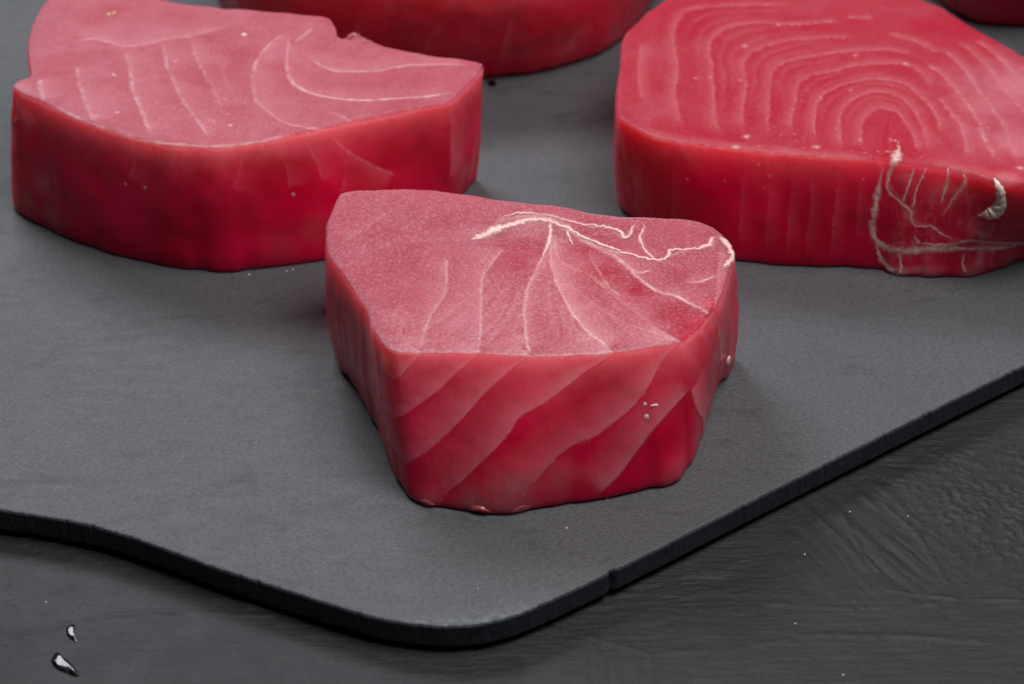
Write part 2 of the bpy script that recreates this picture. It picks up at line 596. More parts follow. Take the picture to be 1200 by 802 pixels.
# ------------------------------------------------------------------ tuna
class Steak:
    """a thick cut of fish: sawn top face, wet sides; outlines measured at the top and at the board"""

    def __init__(self, name, label, pairs, h, n, nside, ncap, seed, rt=0.0009, rb=0.0016, bulge=0.0006, undul=0.0005, group=None, centre=None, rim=0.45, base_tone=0.0, grain=0.4, rim_glow_depth=0.0026):
        self.h, self.seed = h, seed
        T = np.array([P(p[0], p[1], h)[:2] for p in pairs])
        cen = T.mean(0)
        B = np.array([P(p[2], p[3], 0)[:2] if len(p) > 2 and p[2] is not None else (T[i] + (cen - T[i]) * 0.02)
                      for i, p in enumerate(pairs)])
        vis = np.array([1.0 if len(p) > 2 and p[2] is not None else 0.35 for p in pairs])
        seg = np.linalg.norm(np.roll(T, -1, 0) - T, axis=1) * vis + 1e-5
        cum = np.concatenate([[0], np.cumsum(seg)])
        s = np.linspace(0, cum[-1], n, endpoint=False)
        k = np.clip(np.searchsorted(cum, s, side='right') - 1, 0, len(pairs) - 1)
        t = k + (s - cum[k]) / seg[k]
        TL, BL = catmull(T, t), catmull(B, t)
        RT = catmull(np.array([[p[4] if len(p) > 4 else 1.0] for p in pairs]), t)[:, 0] * rt
        area2 = np.sum(TL[:, 0] * np.roll(TL[:, 1], -1) - np.roll(TL[:, 0], -1) * TL[:, 1])
        if area2 < 0:
            TL, BL, RT = TL[::-1].copy(), BL[::-1].copy(), RT[::-1].copy()

        def rough(Lp, amp1, amp2, sd):
            l3 = np.concatenate([Lp, np.zeros((n, 1))], 1)
            tn = np.roll(Lp, -3, 0) - np.roll(Lp, 3, 0)
            nn = np.stack([tn[:, 1], -tn[:, 0]], 1) / (np.linalg.norm(tn, axis=1)[:, None] + 1e-12)
            return Lp + nn * (fbm(l3, 190, 2, sd) * amp1 + fbm(l3, 900, 2, sd + 3) * amp2)[:, None]
        TL = rough(TL, 0.0003, 0.00005, seed + 70)
        BL = rough(BL, 0.0006, 0.00006, seed + 80)

        def normals(L):
            tn = np.roll(L, -2, 0) - np.roll(L, 2, 0)
            tn /= np.linalg.norm(tn, axis=1)[:, None] + 1e-12
            nn = np.stack([tn[:, 1], -tn[:, 0]], 1)
            for _ in range(22):
                nn = (np.roll(nn, 1, 0) + nn * 2 + np.roll(nn, -1, 0))
                nn /= np.linalg.norm(nn, axis=1)[:, None] + 1e-12
            return nn
        NTp = normals(TL)
        rows, frost, hgt = [], [], []
        # side profile: dense at both rounded edges
        m = 7
        prof = [(np.full(n, rb * (1 - math.cos(x))), np.full(n, rb * (1 - math.sin(x)))) for x in np.linspace(0, math.pi / 2, m)]
        prof += [(rb + (h - RT - rb) * g, np.zeros(n)) for g in np.linspace(0, 1, nside)[1:-1]]
        prof += [(h - RT + RT * math.sin(x), RT * (1 - math.cos(x))) for x in np.linspace(0, math.pi / 2, 12)]
        for q, (z, ins) in enumerate(prof):
            f = (z / h)[:, None]
            LL = BL + (TL - BL) * f
            b = bulge * np.sin(math.pi * f) - ins[:, None]
            rows.append(np.concatenate([LL + NTp * b, z[:, None]], 1))
            frost.append(smoothstep(0.15, 0.85, (z - (h - RT)) / RT))
        edge = TL - NTp * RT[:, None]
        c = edge.mean(0) if centre is None else P(centre[0], centre[1], h)[:2]
        for w in np.linspace(0, 1, ncap + 1)[1:-1]:
            LL = edge + (c - edge) * w
            rows.append(np.concatenate([LL, np.full((n, 1), h)], 1))
            frost.append(np.ones(n))
        nr = len(rows)
        V = np.concatenate(rows)
        ii = np.arange(nr * n).reshape(nr, n)
        jj = np.roll(ii, -1, 1)
        quads = np.stack([ii[:-1], jj[:-1], jj[1:], ii[1:]], -1).reshape(-1, 4)
        bc = BL.mean(0)
        V = np.concatenate([V, [[c[0], c[1], h], [bc[0], bc[1], 0]]])
        tri = np.concatenate([np.stack([ii[-1], jj[-1], np.full(n, nr * n)], -1),
                              np.stack([jj[0], ii[0], np.full(n, nr * n + 1)], -1)])
        self.V, self.quads, self.tri, self.n, self.nr = V, quads, tri, n, nr
        self.frost = np.concatenate(frost + [np.array([1.0, 0.0])])
        self.line = np.zeros(len(V))
        self.pale = np.zeros(len(V))
        self.tone = np.full(len(V), base_tone) + fbm(V, 110, 3, seed + 40) * 0.22
        self.grey = np.zeros(len(V))
        self.grainy = np.clip(grain * (1 + 0.5 * fbm(V, 90, 2, seed + 90)), 0, 1)
        self.disp = np.zeros(len(V))
        # painted edge glow: light bleeding through below the sawn face, put into the colour
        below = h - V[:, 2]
        self.pale = rim * np.exp(-below / (rim_glow_depth * (1 + 0.5 * fbm(V, 130, 3, seed + 60)))) * (1 - self.frost)
        self.base = np.array([bc[0], bc[1], 0.0])
        # gentle unevenness of the whole body, none at the board
        lift = smoothstep(0.0, 0.006, V[:, 2])
        self.calc_normals()
        d = fbm(V, 55, 3, seed) * undul + fbm(V, 260, 3, seed + 5) * undul * 0.28 * (1 - 0.5 * self.frost)
        V += self.N * (d * (0.25 + 0.75 * lift))[:, None]
        V[:, 2] = np.maximum(V[:, 2], 0.00015)
        self.calc_normals()
        self.bvh()
        self.root = empty(name, self.base)
        tag(self.root, label, 'tuna steak', group)

    def calc_normals(self):
        V, q, t = self.V, self.quads, self.tri
        N = np.zeros_like(V)
        fn = np.cross(V[q[:, 2]] - V[q[:, 0]], V[q[:, 3]] - V[q[:, 1]])
        for k in range(4):
            for ax in range(3):
                N[:, ax] += np.bincount(q[:, k], fn[:, ax], len(V))
        fn = np.cross(V[t[:, 1]] - V[t[:, 0]], V[t[:, 2]] - V[t[:, 0]])
        for k in range(3):
            for ax in range(3):
                N[:, ax] += np.bincount(t[:, k], fn[:, ax], len(V))
        self.N = N / (np.linalg.norm(N, axis=1)[:, None] + 1e-15)

    def bvh(self):
        n, nr = self.n, self.nr
        cs = np.arange(0, n, 4)
        rs = np.unique(np.concatenate([np.arange(0, nr, 3), [nr - 1]]))
        ii = rs[:, None] * n + cs[None, :]
        used = ii.ravel()
        idx = np.arange(len(used)).reshape(ii.shape)
        jj = np.roll(idx, -1, 1)
        faces = np.stack([idx[:-1], jj[:-1], jj[1:], idx[1:]], -1).reshape(-1, 4)
        vs = [tuple(v) for v in self.V[used]]
        top = [int(x) for x in idx[-1]]
        self.tree = BVHTree.FromPolygons(vs, [tuple(int(a) for a in f) for f in faces] + [tuple(top)])

    def trace(self, pts, step=1.5, jitter=0.0):
        """follow a line seen in the photograph over the surface of the fish"""
        pts = np.array(pts, float)
        out, nor = [], []
        # smooth open Catmull-Rom
        ext = np.concatenate([[2 * pts[0] - pts[1]], pts, [2 * pts[-1] - pts[-2]]])
        for i in range(len(pts) - 1):
            p0, p1, p2, p3 = ext[i:i + 4]
            m = max(2, int(np.hypot(*(p2 - p1)) / step))
            for f in np.arange(m) / m:
                q = 0.5 * (2 * p1 + (p2 - p0) * f + (2 * p0 - 5 * p1 + 4 * p2 - p3) * f * f + (-p0 + 3 * p1 - 3 * p2 + p3) * f ** 3)
                if jitter:
                    q = q + np.random.default_rng(len(out) + 31).normal(0, jitter, 2)
                d = ray(*q)
                hit, nn, _, _ = self.tree.ray_cast(Vector(CAM), Vector(d).normalized())
                if hit is not None:
                    out.append(hit)
                    nor.append(nn)
        return np.array(out), np.array(nor)

    def near(self, S, margin):
        lo, hi = S.min(0) - margin, S.max(0) + margin
        V = self.V
        return np.where(np.all((V > lo) & (V < hi), axis=1))[0]

    def stroke(self, pts, width=1.2, strength=0.8, pale=0.0, pw=30, side=1, step=0.0, fade=0.15, wob=0.9, tone=0.0):
        """one line of connective tissue: width etc. in photo pixels (about 0.17 mm)"""
        U = 0.000170
        S, SN = self.trace(pts)
        if len(S) < 3:
            return
        T = np.gradient(S, axis=0)
        T /= np.linalg.norm(T, axis=1)[:, None] + 1e-12
        rad = max(width * 4, pw * 2.2 if (pale or step or tone) else 0) * U
        idx = self.near(S, rad)
        m = len(S)
        for c in range(0, len(idx), 20000):
            ix = idx[c:c + 20000]
            v = self.V[ix]
            # wobble so the line is never ruler-drawn
            wv = v + np.stack([vnoise(v, 800, 3 + q) + 0.7 * vnoise(v, 2600, 8 + q) for q in range(3)], 1) * wob * U
            d2 = (wv ** 2).sum(1)[:, None] + (S ** 2).sum(1)[None] - 2 * wv @ S.T
            j = d2.argmin(1)
            d = np.sqrt(np.maximum(d2[np.arange(len(ix)), j], 0))
            u = j / (m - 1)
            endf = smoothstep(0, fade, u) * smoothstep(0, fade, 1 - u) if fade else 1.0
            past = np.where(j == 0, 0.0, 1.0) * smoothstep(1.0, 0.9, u)
            w = width * U * (0.45 + 0.6 * (vnoise(v, 600, 9) * 0.5 + 0.5))
            ln = np.exp(-(d / w) ** 2) * strength * endf
            ln = ln * np.clip(0.75 + 0.45 * vnoise(v, 500, 77), 0, 1)
            self.line[ix] = np.maximum(self.line[ix], ln)
            if pale or step or tone:
                sg = np.einsum('ij,ij->i', np.cross(SN[j], T[j]), v - S[j]) * side
                on = smoothstep(-0.5 * U, 0.8 * U, sg) * np.exp(-np.maximum(sg, 0) / (pw * U)) * past
                on = on * smoothstep(2.2, 1.4, d / (pw * U)) * (endf if fade else 1)
                if pale:
                    self.pale[ix] = np.maximum(self.pale[ix], on * pale * (1 - 0.7 * u if fade == 0.0 else 1.0))
                if step:
                    self.disp[ix] += on * step
                if tone:
                    off = smoothstep(-0.5 * U, 0.8 * U, -sg) * np.exp(-np.maximum(-sg, 0) / (pw * U)) * past * endf
                    off = off * smoothstep(2.2, 1.4, d / (pw * U))
                    self.tone[ix] = np.maximum(self.tone[ix], off * tone)

    def patch(self, x, y, r, field, amount, depth=0.0, squash=1.0, soft=True):
        U = 0.000170
        S, SN = self.trace([(x, y), (x + 0.3, y)], step=0.2)
        if len(S) == 0:
            return
        c = S[0]
        if field == 'tone':
            r = r * 1.35
        idx = self.near(S, r * U * 2.5 / squash)
        v = self.V[idx] - c
        v = v + np.stack([vnoise(self.V[idx], 500, 13), vnoise(self.V[idx], 500, 14), 0 * v[:, 0]], 1) * r * U * 0.35
        v[:, 0] *= squash
        d = np.linalg.norm(v, axis=1) / (r * U)
        g = np.exp(-d ** 2) if soft else smoothstep(1.15, 0.75, d)
        if field:
            arr = getattr(self, field)
            if amount >= 0:
                arr[idx] = np.maximum(arr[idx], g * amount)
            else:
                arr[idx] *= 1 + amount * g
        self.disp[idx] += g * depth

    def finish(self):
        V = self.V
        V += self.N * self.disp[:, None]
        V[:, 2] = np.maximum(V[:, 2], 0.0)
        me = new_mesh('flesh', V - self.base, self.quads, self.tri)
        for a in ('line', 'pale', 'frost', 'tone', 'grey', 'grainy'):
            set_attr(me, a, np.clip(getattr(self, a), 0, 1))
        self.obj = link('flesh', me, FLESH, self.root)
        self.calc_normals()
        self.bvh()

    def strand(self, name, pts, width, mat, flat=0.22, jitter=0.35, lift=0.15, vary=0.45, taper=0.2, label=None):
        """a raised cord of tissue lying on the surface"""
        U = 0.000170
        S, N = self.trace(pts, 1.6, jitter)
        if len(S) < 4:
            return
        for _ in range(1):
            S[1:-1] = (S[:-2] + 2 * S[1:-1] + S[2:]) / 4
            N[1:-1] = N[:-2] + N[1:-1] + N[2:]
        for _ in range(3):
            N[1:-1] = N[:-2] + 2 * N[1:-1] + N[2:]
            N /= np.linalg.norm(N, axis=1)[:, None]
        T = np.gradient(S, axis=0)
        T /= np.linalg.norm(T, axis=1)[:, None] + 1e-12
        Bn = np.cross(N, T)
        Bn /= np.linalg.norm(Bn, axis=1)[:, None] + 1e-12
        m = len(S)
        u = np.linspace(0, 1, m)
        if np.ndim(width):
            wid = np.interp(u, np.linspace(0, 1, len(width)), width)
        else:
            wid = np.full(m, float(width))
        r = wid * U * (1 + vary * fbm(S, 900, 2, 19)) * (0.25 + 0.75 * np.minimum(smoothstep(0, taper, u), smoothstep(0, taper, 1 - u)))
        K = 14
        rows = []
        for i in range(m):
            ang = np.linspace(0, 2 * math.pi, K, endpoint=False)
            ring = S[i] + np.cos(ang)[:, None] * Bn[i] * r[i] + (np.sin(ang)[:, None] * flat + lift * 0.3) * N[i] * r[i]
            rows.append(ring)
        V = np.concatenate(rows)
        nv = np.stack([vnoise(V, 2200, 1), vnoise(V, 2200, 2), vnoise(V, 2200, 3)], 1) * (np.repeat(r, K) * 0.3)[:, None]
        NR = np.repeat(N, K, axis=0)
        V += nv - NR * (np.einsum('ij,ij->i', nv, NR) * (1 - flat))[:, None]
        V += NR * 0.00004
        V[:, 2] = np.maximum(V[:, 2], 0.0001)
        ii = np.arange(m * K).reshape(m, K)
        jj = np.roll(ii, -1, 1)
        q = np.stack([ii[:-1], jj[:-1], jj[1:], ii[1:]], -1).reshape(-1, 4)
        tri = [[0, k + 1, k] for k in range(1, K - 1)] + [[(m - 1) * K, (m - 1) * K + k, (m - 1) * K + k + 1] for k in range(1, K - 1)]
        me = new_mesh(name, V - self.base, q, tri)
        core = np.clip(np.sin(np.linspace(0, 2 * math.pi, K, endpoint=False)), 0, 1)
        ends = np.minimum(smoothstep(0, taper, u), smoothstep(0, taper, 1 - u))
        set_attr(me, 'core', (core[None, :] * (0.35 + 0.65 * ends)[:, None]).ravel())
        o = link(name, me, mat, self.root)
        if label:
            o['label'] = label
        return o

    def ribbon(self, name, pts, width, mat, jitter=0.5, vary=0.5, taper=0.15, lift=0.00010):
        jitter, vary = jitter * 1.8, min(1.0, vary * 1.7)
        """a soft-edged band of connective tissue lying in the surface"""
        U = 0.000170
        S, N = self.trace(pts, 1.2, jitter)
        if len(S) < 4:
            return
        for _ in range(2):
            S[1:-1] = (S[:-2] + 2 * S[1:-1] + S[2:]) / 4
        for _ in range(4):
            N[1:-1] = N[:-2] + 2 * N[1:-1] + N[2:]
            N /= np.linalg.norm(N, axis=1)[:, None]
        T = np.gradient(S, axis=0)
        for _ in range(3):
            T[1:-1] = T[:-2] + 2 * T[1:-1] + T[2:]
        T /= np.linalg.norm(T, axis=1)[:, None] + 1e-12
        Bn = np.cross(N, T)
        m, K = len(S), 11
        u = np.linspace(0, 1, m)
        wid = np.interp(u, np.linspace(0, 1, len(width)), width) if np.ndim(width) else np.full(m, float(width))
        ends = np.minimum(smoothstep(0, taper, u), smoothstep(0, taper, 1 - u))
        r = wid * U * (1 + vary * fbm(S, 900, 3, 19)) * (0.3 + 0.7 * ends)
        V, core = [], []
        for i in range(m):
            for c in np.linspace(-1, 1, K):
                p = S[i] + Bn[i] * r[i] * c
                loc, nn, _, _ = self.tree.find_nearest(Vector(p))
                V.append(np.array(loc) + np.array(nn) * lift * (1 + 0.6 * (1 - abs(c))))
                core.append((1 - abs(c)) * (0.4 + 0.6 * ends[i]))
        V = np.array(V)
        V[:, 2] = np.maximum(V[:, 2], 0.0001)
        ii = np.arange(m * K).reshape(m, K)
        q = np.stack([ii[:-1, :-1], ii[1:, :-1], ii[1:, 1:], ii[:-1, 1:]], -1).reshape(-1, 4)
        me = new_mesh(name, V - self.base, q)
        set_attr(me, 'core', np.array(core))
        return link(name, me, mat, self.root)

    def lump(self, name, x, y, rx, ry, rz, mat, rough=0.25, sink=0.3, seed=0, label=None):
        """a small soft bit of tissue sitting on the surface (radii in photo pixels)"""
        U = 0.000170
        S, N = self.trace([(x, y), (x + 0.3, y)], step=0.2)
        if len(S) == 0:
            return
        n = N[0] / np.linalg.norm(N[0])
        t = np.cross([0, 0, 1.0], n) if abs(n[2]) < 0.9 else np.array([1.0, 0, 0])
        t = t / np.linalg.norm(t)
        b = np.cross(n, t)
        th = np.linspace(0, math.pi, 12)
        ph = np.linspace(0, 2 * math.pi, 18, endpoint=False)
        TH, PH = np.meshgrid(th, ph, indexing='ij')
        D = np.stack([np.sin(TH) * np.cos(PH), np.sin(TH) * np.sin(PH), np.cos(TH)], -1).reshape(-1, 3)
        rad = 1 + rough * fbm(D + seed * 7.3, 1.6, 3, seed)
        D = D * rad[:, None]
        V = S[0] - n * sink * rz * U + (D[:, :1] * rx * t + D[:, 1:2] * ry * b + D[:, 2:] * rz * n) * U
        V[:, 2] = np.maximum(V[:, 2], 0.0001)
        ii = np.arange(12 * 18).reshape(12, 18)
        jj = np.roll(ii, -1, 1)
        q = np.stack([ii[:-1], ii[1:], jj[1:], jj[:-1]], -1).reshape(-1, 4)
        me = new_mesh(name, V - self.base, q)
        o = link(name, me, mat, self.root)
        if label:
            o['label'] = label
        return o


GROUP = 'raw tuna steaks on the slate board'

# ---- the near piece
front = Steak('tuna_steak', 'small raw tuna chunk in front with white sinew and diagonal flaky muscle bands', [
    (399, 226), (440, 222.5), (480, 222), (535, 227), (590, 234), (674, 244), (727, 251), (780, 254), (812, 257), (836, 265), (852, 279),
    (861, 297, 860, 420), (851, 330, 853, 442, 1.6), (840, 360, 842, 455, 2.2), (824, 383, 829, 495, 3.4), (799, 399, 812, 548, 2.4),
    (758, 407, 779, 573), (716, 413, 695, 589), (670, 416, 640, 597), (622, 417, 590, 606), (560, 414, 545, 601),
    (517, 413, 507, 595), (467, 412, 481, 586), (450, 403, 463, 562), (436, 383, 448, 530), (428, 360, 439, 503),
    (405, 325, 407, 447), (384, 295, 394, 427), (383, 270, 392, 395), (389, 248)],
    0.029, 1150, 125, 130, 101, rt=0.0005, rb=0.0014, bulge=0.0008, undul=0.0007, group=GROUP, rim=0.8, base_tone=0.12, grain=0.95, rim_glow_depth=0.0034)
F = front
# sawn face: lines fanning out from the sinew
F.stroke([(649, 274), (652, 295), (667, 310), (688, 319), (703, 329), (718, 337)], 1.3, 0.55, 0.2, 26, 1, 0.00012)
F.stroke([(644.5, 271), (647, 316), (661, 349), (673, 370), (688, 388), (706, 403), (720, 411)], 1.6, 0.85, 0.75, 24, 1, 0.00010, fade=0.05)
F.stroke([(664, 329), (682, 343), (706, 362), (730, 376), (760, 388), (799, 400)], 1.4, 0.6, 0.25, 16, -1, 0.00012, fade=0.05)
F.stroke([(643, 271), (640, 289), (628, 316), (617.5, 340), (614.5, 370), (617.5, 400), (622, 417)], 2.0, 0.85, 0.45, 16, 1, 0.00005, fade=0.05)
F.stroke([(592, 288), (574, 312), (565, 328), (564, 364), (562, 400), (558, 413)], 1.7, 0.7, 0.45, 18, -1, 0.00005, fade=0.08)
F.stroke([(522, 300), (524, 325), (520, 347), (504, 372), (495, 399), (492, 412)], 1.7, 0.75, 0.35, 18, -1, 0.00005, fade=0.08)
F.stroke([(691, 286), (694, 301), (706, 322), (718, 337), (730, 346)], 1.4, 0.75, 0.15, 14, 1, 0.0001)
F.stroke([(714, 296), (736, 313), (751, 326.5), (772, 341.5), (790, 346), (808, 353.5), (837, 366)], 2.0, 0.95, 0.4, 16, 1, 0.00025, fade=0.05)
F.stroke([(799, 329.5), (817, 331), (832, 326.5), (844, 320.5)], 1.6, 0.7, 0.3, 10, 1, 0.00012)
F.stroke([(688, 284.5), (712, 295), (730, 307), (748, 319), (760, 316.6), (769, 320)], 1.6, 0.85, 0.2, 10, 1, 0.0001)
F.stroke([(406, 284), (433, 265), (461, 246)], 2.5, 0.12, 0.25, 14, 1, 0.00008)
F.stroke([(424, 300), (470, 285), (520, 284)], 2.5, 0.05, 0.12, 22, 1, 0.00004)
F.stroke([(440, 395), (467, 412), (517, 413), (560, 414), (622, 417), (670, 416), (716, 413), (758, 407)], 1.8, 0.6, 0, 0, fade=0.1)
for q in range(34):
    g = (q + random.uniform(-0.4, 0.4)) / 33
    ex, ey = (455 + g * 330, 412 - max(0, g - 0.78) * 60)
    f0 = random.uniform(0.15, 0.6)
    sx, sy = 640 + (ex - 640) * f0, 275 + (ey - 275) * f0
    bow = 14 * math.copysign(1, 600 - ex) * random.uniform(0.2, 1.0)
    F.stroke([(sx, sy), ((sx + ex) / 2 + bow, (sy + ey) / 2), (ex, ey)], random.uniform(0.6, 1.3), random.uniform(0.10, 0.32), random.choice((0, 0.25, 0.4)), 12,
             random.choice((1, -1)), 0, fade=0.3, wob=1.8)
for (x, y, r, a) in ((490, 402, 16, 0.5), (552, 404, 12, 0.5), (612, 398, 12, 0.6), (690, 396, 18, 0.7), (660, 360, 10, 0.4), (470, 375, 22, 0.3), (560, 275, 16, 0.35), (620, 264, 26, 0.5), (655, 262, 20, 0.4)):
    F.patch(x, y, r, 'pale', a)
# hollow and redder flesh below the sinew
for (x, y, r, a, d) in ((705, 318, 24, 1.0, -0.0007), (680, 290, 22, 0.9, -0.0008), (745, 335, 22, 0.9, -0.0005), (690, 345, 26, 0.7, -0.0004),
                        (620, 285, 20, 0.55, -0.0003), (600, 300, 24, 0.45, -0.0002), (790, 368, 24, 0.8, -0.0003), (660, 300, 14, 0.9, -0.0006),
                        (790, 325, 20, 0.4, -0.0002), (725, 365, 26, 0.4, -0.0002), (575, 345, 20, 0.3, 0), (595, 375, 16, 0.3, 0), (640, 380, 16, 0.35, 0),
                        (520, 390, 14, 0.35, 0), (470, 350, 20, 0.25, 0), (812, 385, 22, 0.9, -0.0002)):
    F.patch(x, y, r, 'tone', a, d)
F.stroke([(552, 283), (583, 270), (610, 262), (640, 260), (665, 269), (700, 287), (742, 300)], 5.0, 0.75, 0, 0, fade=0.1)
F.stroke([(580, 262), (600, 256), (625, 254), (645, 256), (664, 262)], 7.0, 0.45, 0, 0, fade=0.1)
F.stroke([(751, 260), (755, 268), (750, 278), (754, 289), (771, 306), (784, 300), (806, 293), (830, 289), (843, 278)], 3.0, 0.5, 0, 0, fade=0.1)
F.stroke([(664, 259), (690, 265), (714, 268), (730, 278), (741, 268), (751, 259)], 2.6, 0.5, 0, 0, fade=0.1)
F.stroke([(645, 262), (644, 280), (638, 296)], 3.0, 0.6, 0, 0, fade=0.2)
F.patch(640, 262, 20, None, 0, 0.0009)
F.patch(600, 266, 16, None, 0, 0.0005)
# the sawn face gives way to smooth flesh at the right-hand tip
for (x, y, r) in ((822, 376, 17), (806, 393, 11), (836, 355, 12)):
    F.patch(x, y, r, 'frost', -0.35)
    F.patch(x, y, r * 1.2, 'tone', 0.75)
F.patch(830, 372, 30, None, 0, -0.0010)
F.patch(806, 390, 18, None, 0, -0.0005)
F.patch(452, 420, 16, 'pale', 0.9)
# diagonal muscle flakes of the front face, paler along their lower border
F.stroke([(494, 414), (477, 433), (464, 444), (444, 433)], 0.8, 0.5, 0.95, 26, -1, 0.00016, fade=0.0, wob=2.2)
F.stroke([(563, 412), (555, 421), (536, 437), (512, 459), (489, 476), (466, 489), (447, 473)], 0.8, 0.45, 0.85, 26, -1, 0.00016, fade=0.0, wob=2.2)
F.stroke([(622, 417), (600, 433), (580, 450), (563, 467), (537, 496), (512, 519), (494, 533), (477, 542), (466, 530), (446, 508)], 0.9, 0.5, 0.80, 24, -1, 0.00016, fade=0.0, wob=2.2)
F.stroke([(720, 413), (706, 424), (686, 436), (663, 454), (646, 467), (625, 480), (609, 489), (598, 505), (580, 527), (560, 546), (540, 565), (523, 579), (512, 591)], 0.9, 0.5, 0.85, 27, -1, 0.00018, fade=0.0, wob=2.2)
F.stroke([(799, 401), (783, 416), (775, 424), (763, 447), (752, 464), (735, 483), (717, 497), (697, 512), (672, 522), (660, 530), (652, 536), (629, 562), (612, 580)], 1.0, 0.6, 0.85, 26, -1, 0.00020, fade=0.0, wob=2.2)
F.stroke([(812, 452), (783, 484), (763, 507), (743, 533), (726, 556), (709, 573), (697, 586)], 0.9, 0.35, 0.55, 24, -1, 0.0003, fade=0.1, wob=2.2)
F.stroke([(808, 455), (815, 479), (823, 496), (821, 519)], 1.0, 0.5, 0.5, 22, 1, 0.0003, fade=0.1, wob=2.2)
F.stroke([(845, 285), (841, 320), (839, 362), (842, 392), (844, 427), (842, 452)], 1.1, 0.5, 0.3, 14, 1, 0.0001, fade=0.1, wob=2.2)
F.stroke([(430, 365), (438, 392), (444, 432), (446, 467), (442, 500)], 1.0, 0.35, 0.3, 14, -1, 0.0001, fade=0.2)
F.stroke([(394, 366), (398, 400), (405, 440)], 1.0, 0.15, 0.35, 16, 1, 0.0004, fade=0.2)
for (x, y, r, a) in ((600, 578, 30, 0.9), (560, 590, 24, 0.7), (650, 562, 24, 0.5), (500, 588, 18, 0.5), (850, 428, 9, 0.9), (790, 555, 20, 0.35)):
    F.patch(x, y, r, 'grey', a, 0.0002)
F.patch(415, 470, 22, 'grey', 0.35, -0.0005)
F.finish()
# raised white sinew
F.ribbon('sinew', [(552, 282), (565, 277), (583, 268.5), (601, 263), (622, 258), (640, 258.5), (661, 266), (682, 277), (700, 285), (715, 290), (730, 296.5), (742, 299)],
         [6.4, 8.4, 7.3, 5.9, 4.8, 3.6, 3.1, 2.5, 2.5], SINEW, 0.5, taper=0.06)
F.ribbon('sinew', [(580, 259), (598, 252), (619, 250), (640, 252.5), (664, 258.5), (688, 264), (712, 266.5), (727, 272), (731, 279), (739, 274), (741, 266), (751, 258.5)],
         [1.9, 2.5, 2.2, 1.7, 1.9, 2.5, 3.4, 2.8], SINEW, 0.5)
F.ribbon('sinew', [(751, 258.5), (755, 267), (750, 277), (753, 288), (760, 298), (771, 305), (784, 301), (785, 294), (805, 292.5), (829, 289.5), (834, 281), (843, 276.5)],
         [2.2, 1.7, 1.4, 1.7, 3.4, 3.6, 2.8, 2.8, 3.6, 4.5], SINEW, 0.6, taper=0.1)
F.ribbon('sinew', [(728, 296), (742, 299), (757, 303.5), (771, 305)], 2.8, SINEW, 0.5)
F.ribbon('sinew', [(645, 262), (645, 274), (642, 289), (634, 305)], [4.5, 3.4, 2.2, 1.3], SINEW, 0.4)
F.ribbon('sinew', [(664, 270), (668, 280), (672, 290)], [2.2, 1.9, 1.1], SINEW, 0.4)
F.ribbon('fat_rim', [(842, 277), (850, 284), (857, 294), (859, 303), (852, 310), (845, 316)], [3.1, 4.5, 5.6, 4.5, 3.1], SINEW, 0.6)
F.lump('flesh_flap', 560, 597, 13, 5, 4, PALE, 0.4, 0.4, 14)
F.lump('flesh_flap', 612, 597, 16, 6, 3, PALE, 0.4, 0.5, 15)
F.lump('flesh_flap', 500, 590, 10, 5, 3, PALE, 0.4, 0.5, 16)
F.lump('flesh_scrap', 853, 424, 5, 9, 5, SCRAP, 0.3, 0.5, 3)
F.lump('flesh_scrap', 767, 475.5, 5.0, 2.2, 2.0, SCRAP, 0.3, 0.4, 4)
F.lump('flesh_scrap', 758, 489, 3.4, 4.2, 1.4, SCRAP, 0.3, 0.5, 5)
F.lump('flesh_scrap', 756, 474, 2.2, 3.0, 1.2, SCRAP, 0.3, 0.5, 6)

# ---- the left piece
left = Steak('tuna_steak', 'wide raw tuna steak at the left with a ragged notch in its back edge', [
    (52, 2), (75, -12), (120, -14), (190, -1), (225, 4), (300, 12), (360, 18), (384, 22, None, None, 0.5), (392, 31, None, None, 0.3), (396, 42, None, None, 0.2), (403, 46, None, None, 0.15), (408, 41, None, None, 0.2), (416, 37, None, None, 0.2),
    (424, 42, None, None, 0.3), (450, 54, None, None, 0.6), (500, 64), (545, 70), (562, 74), (565, 81, 551, 218), (548, 100, 540, 232), (529, 119, 528, 245), (500, 125, 495, 264),
    (450, 135, 450, 286), (400, 145, 400, 303), (350, 156, 350, 311), (300, 167, 300, 317), (250, 172, 258, 320.5), (200, 171, 205, 315),
    (165, 163, 152, 305), (115, 148, 100, 289), (80, 134, 70, 277), (48, 118, 38, 260), (24, 108, 20, 249), (15, 101, 19, 240), (20, 95), (34, 90), (35, 82), (31, 60), (36, 30)],
    0.031, 1000, 95, 110, 202, rt=0.0008, rb=0.0010, bulge=0.0006, undul=0.0008, group=GROUP, centre=(400, 100), rim=0.9, base_tone=0.2, grain=0.42, rim_glow_depth=0.0032)
L = left
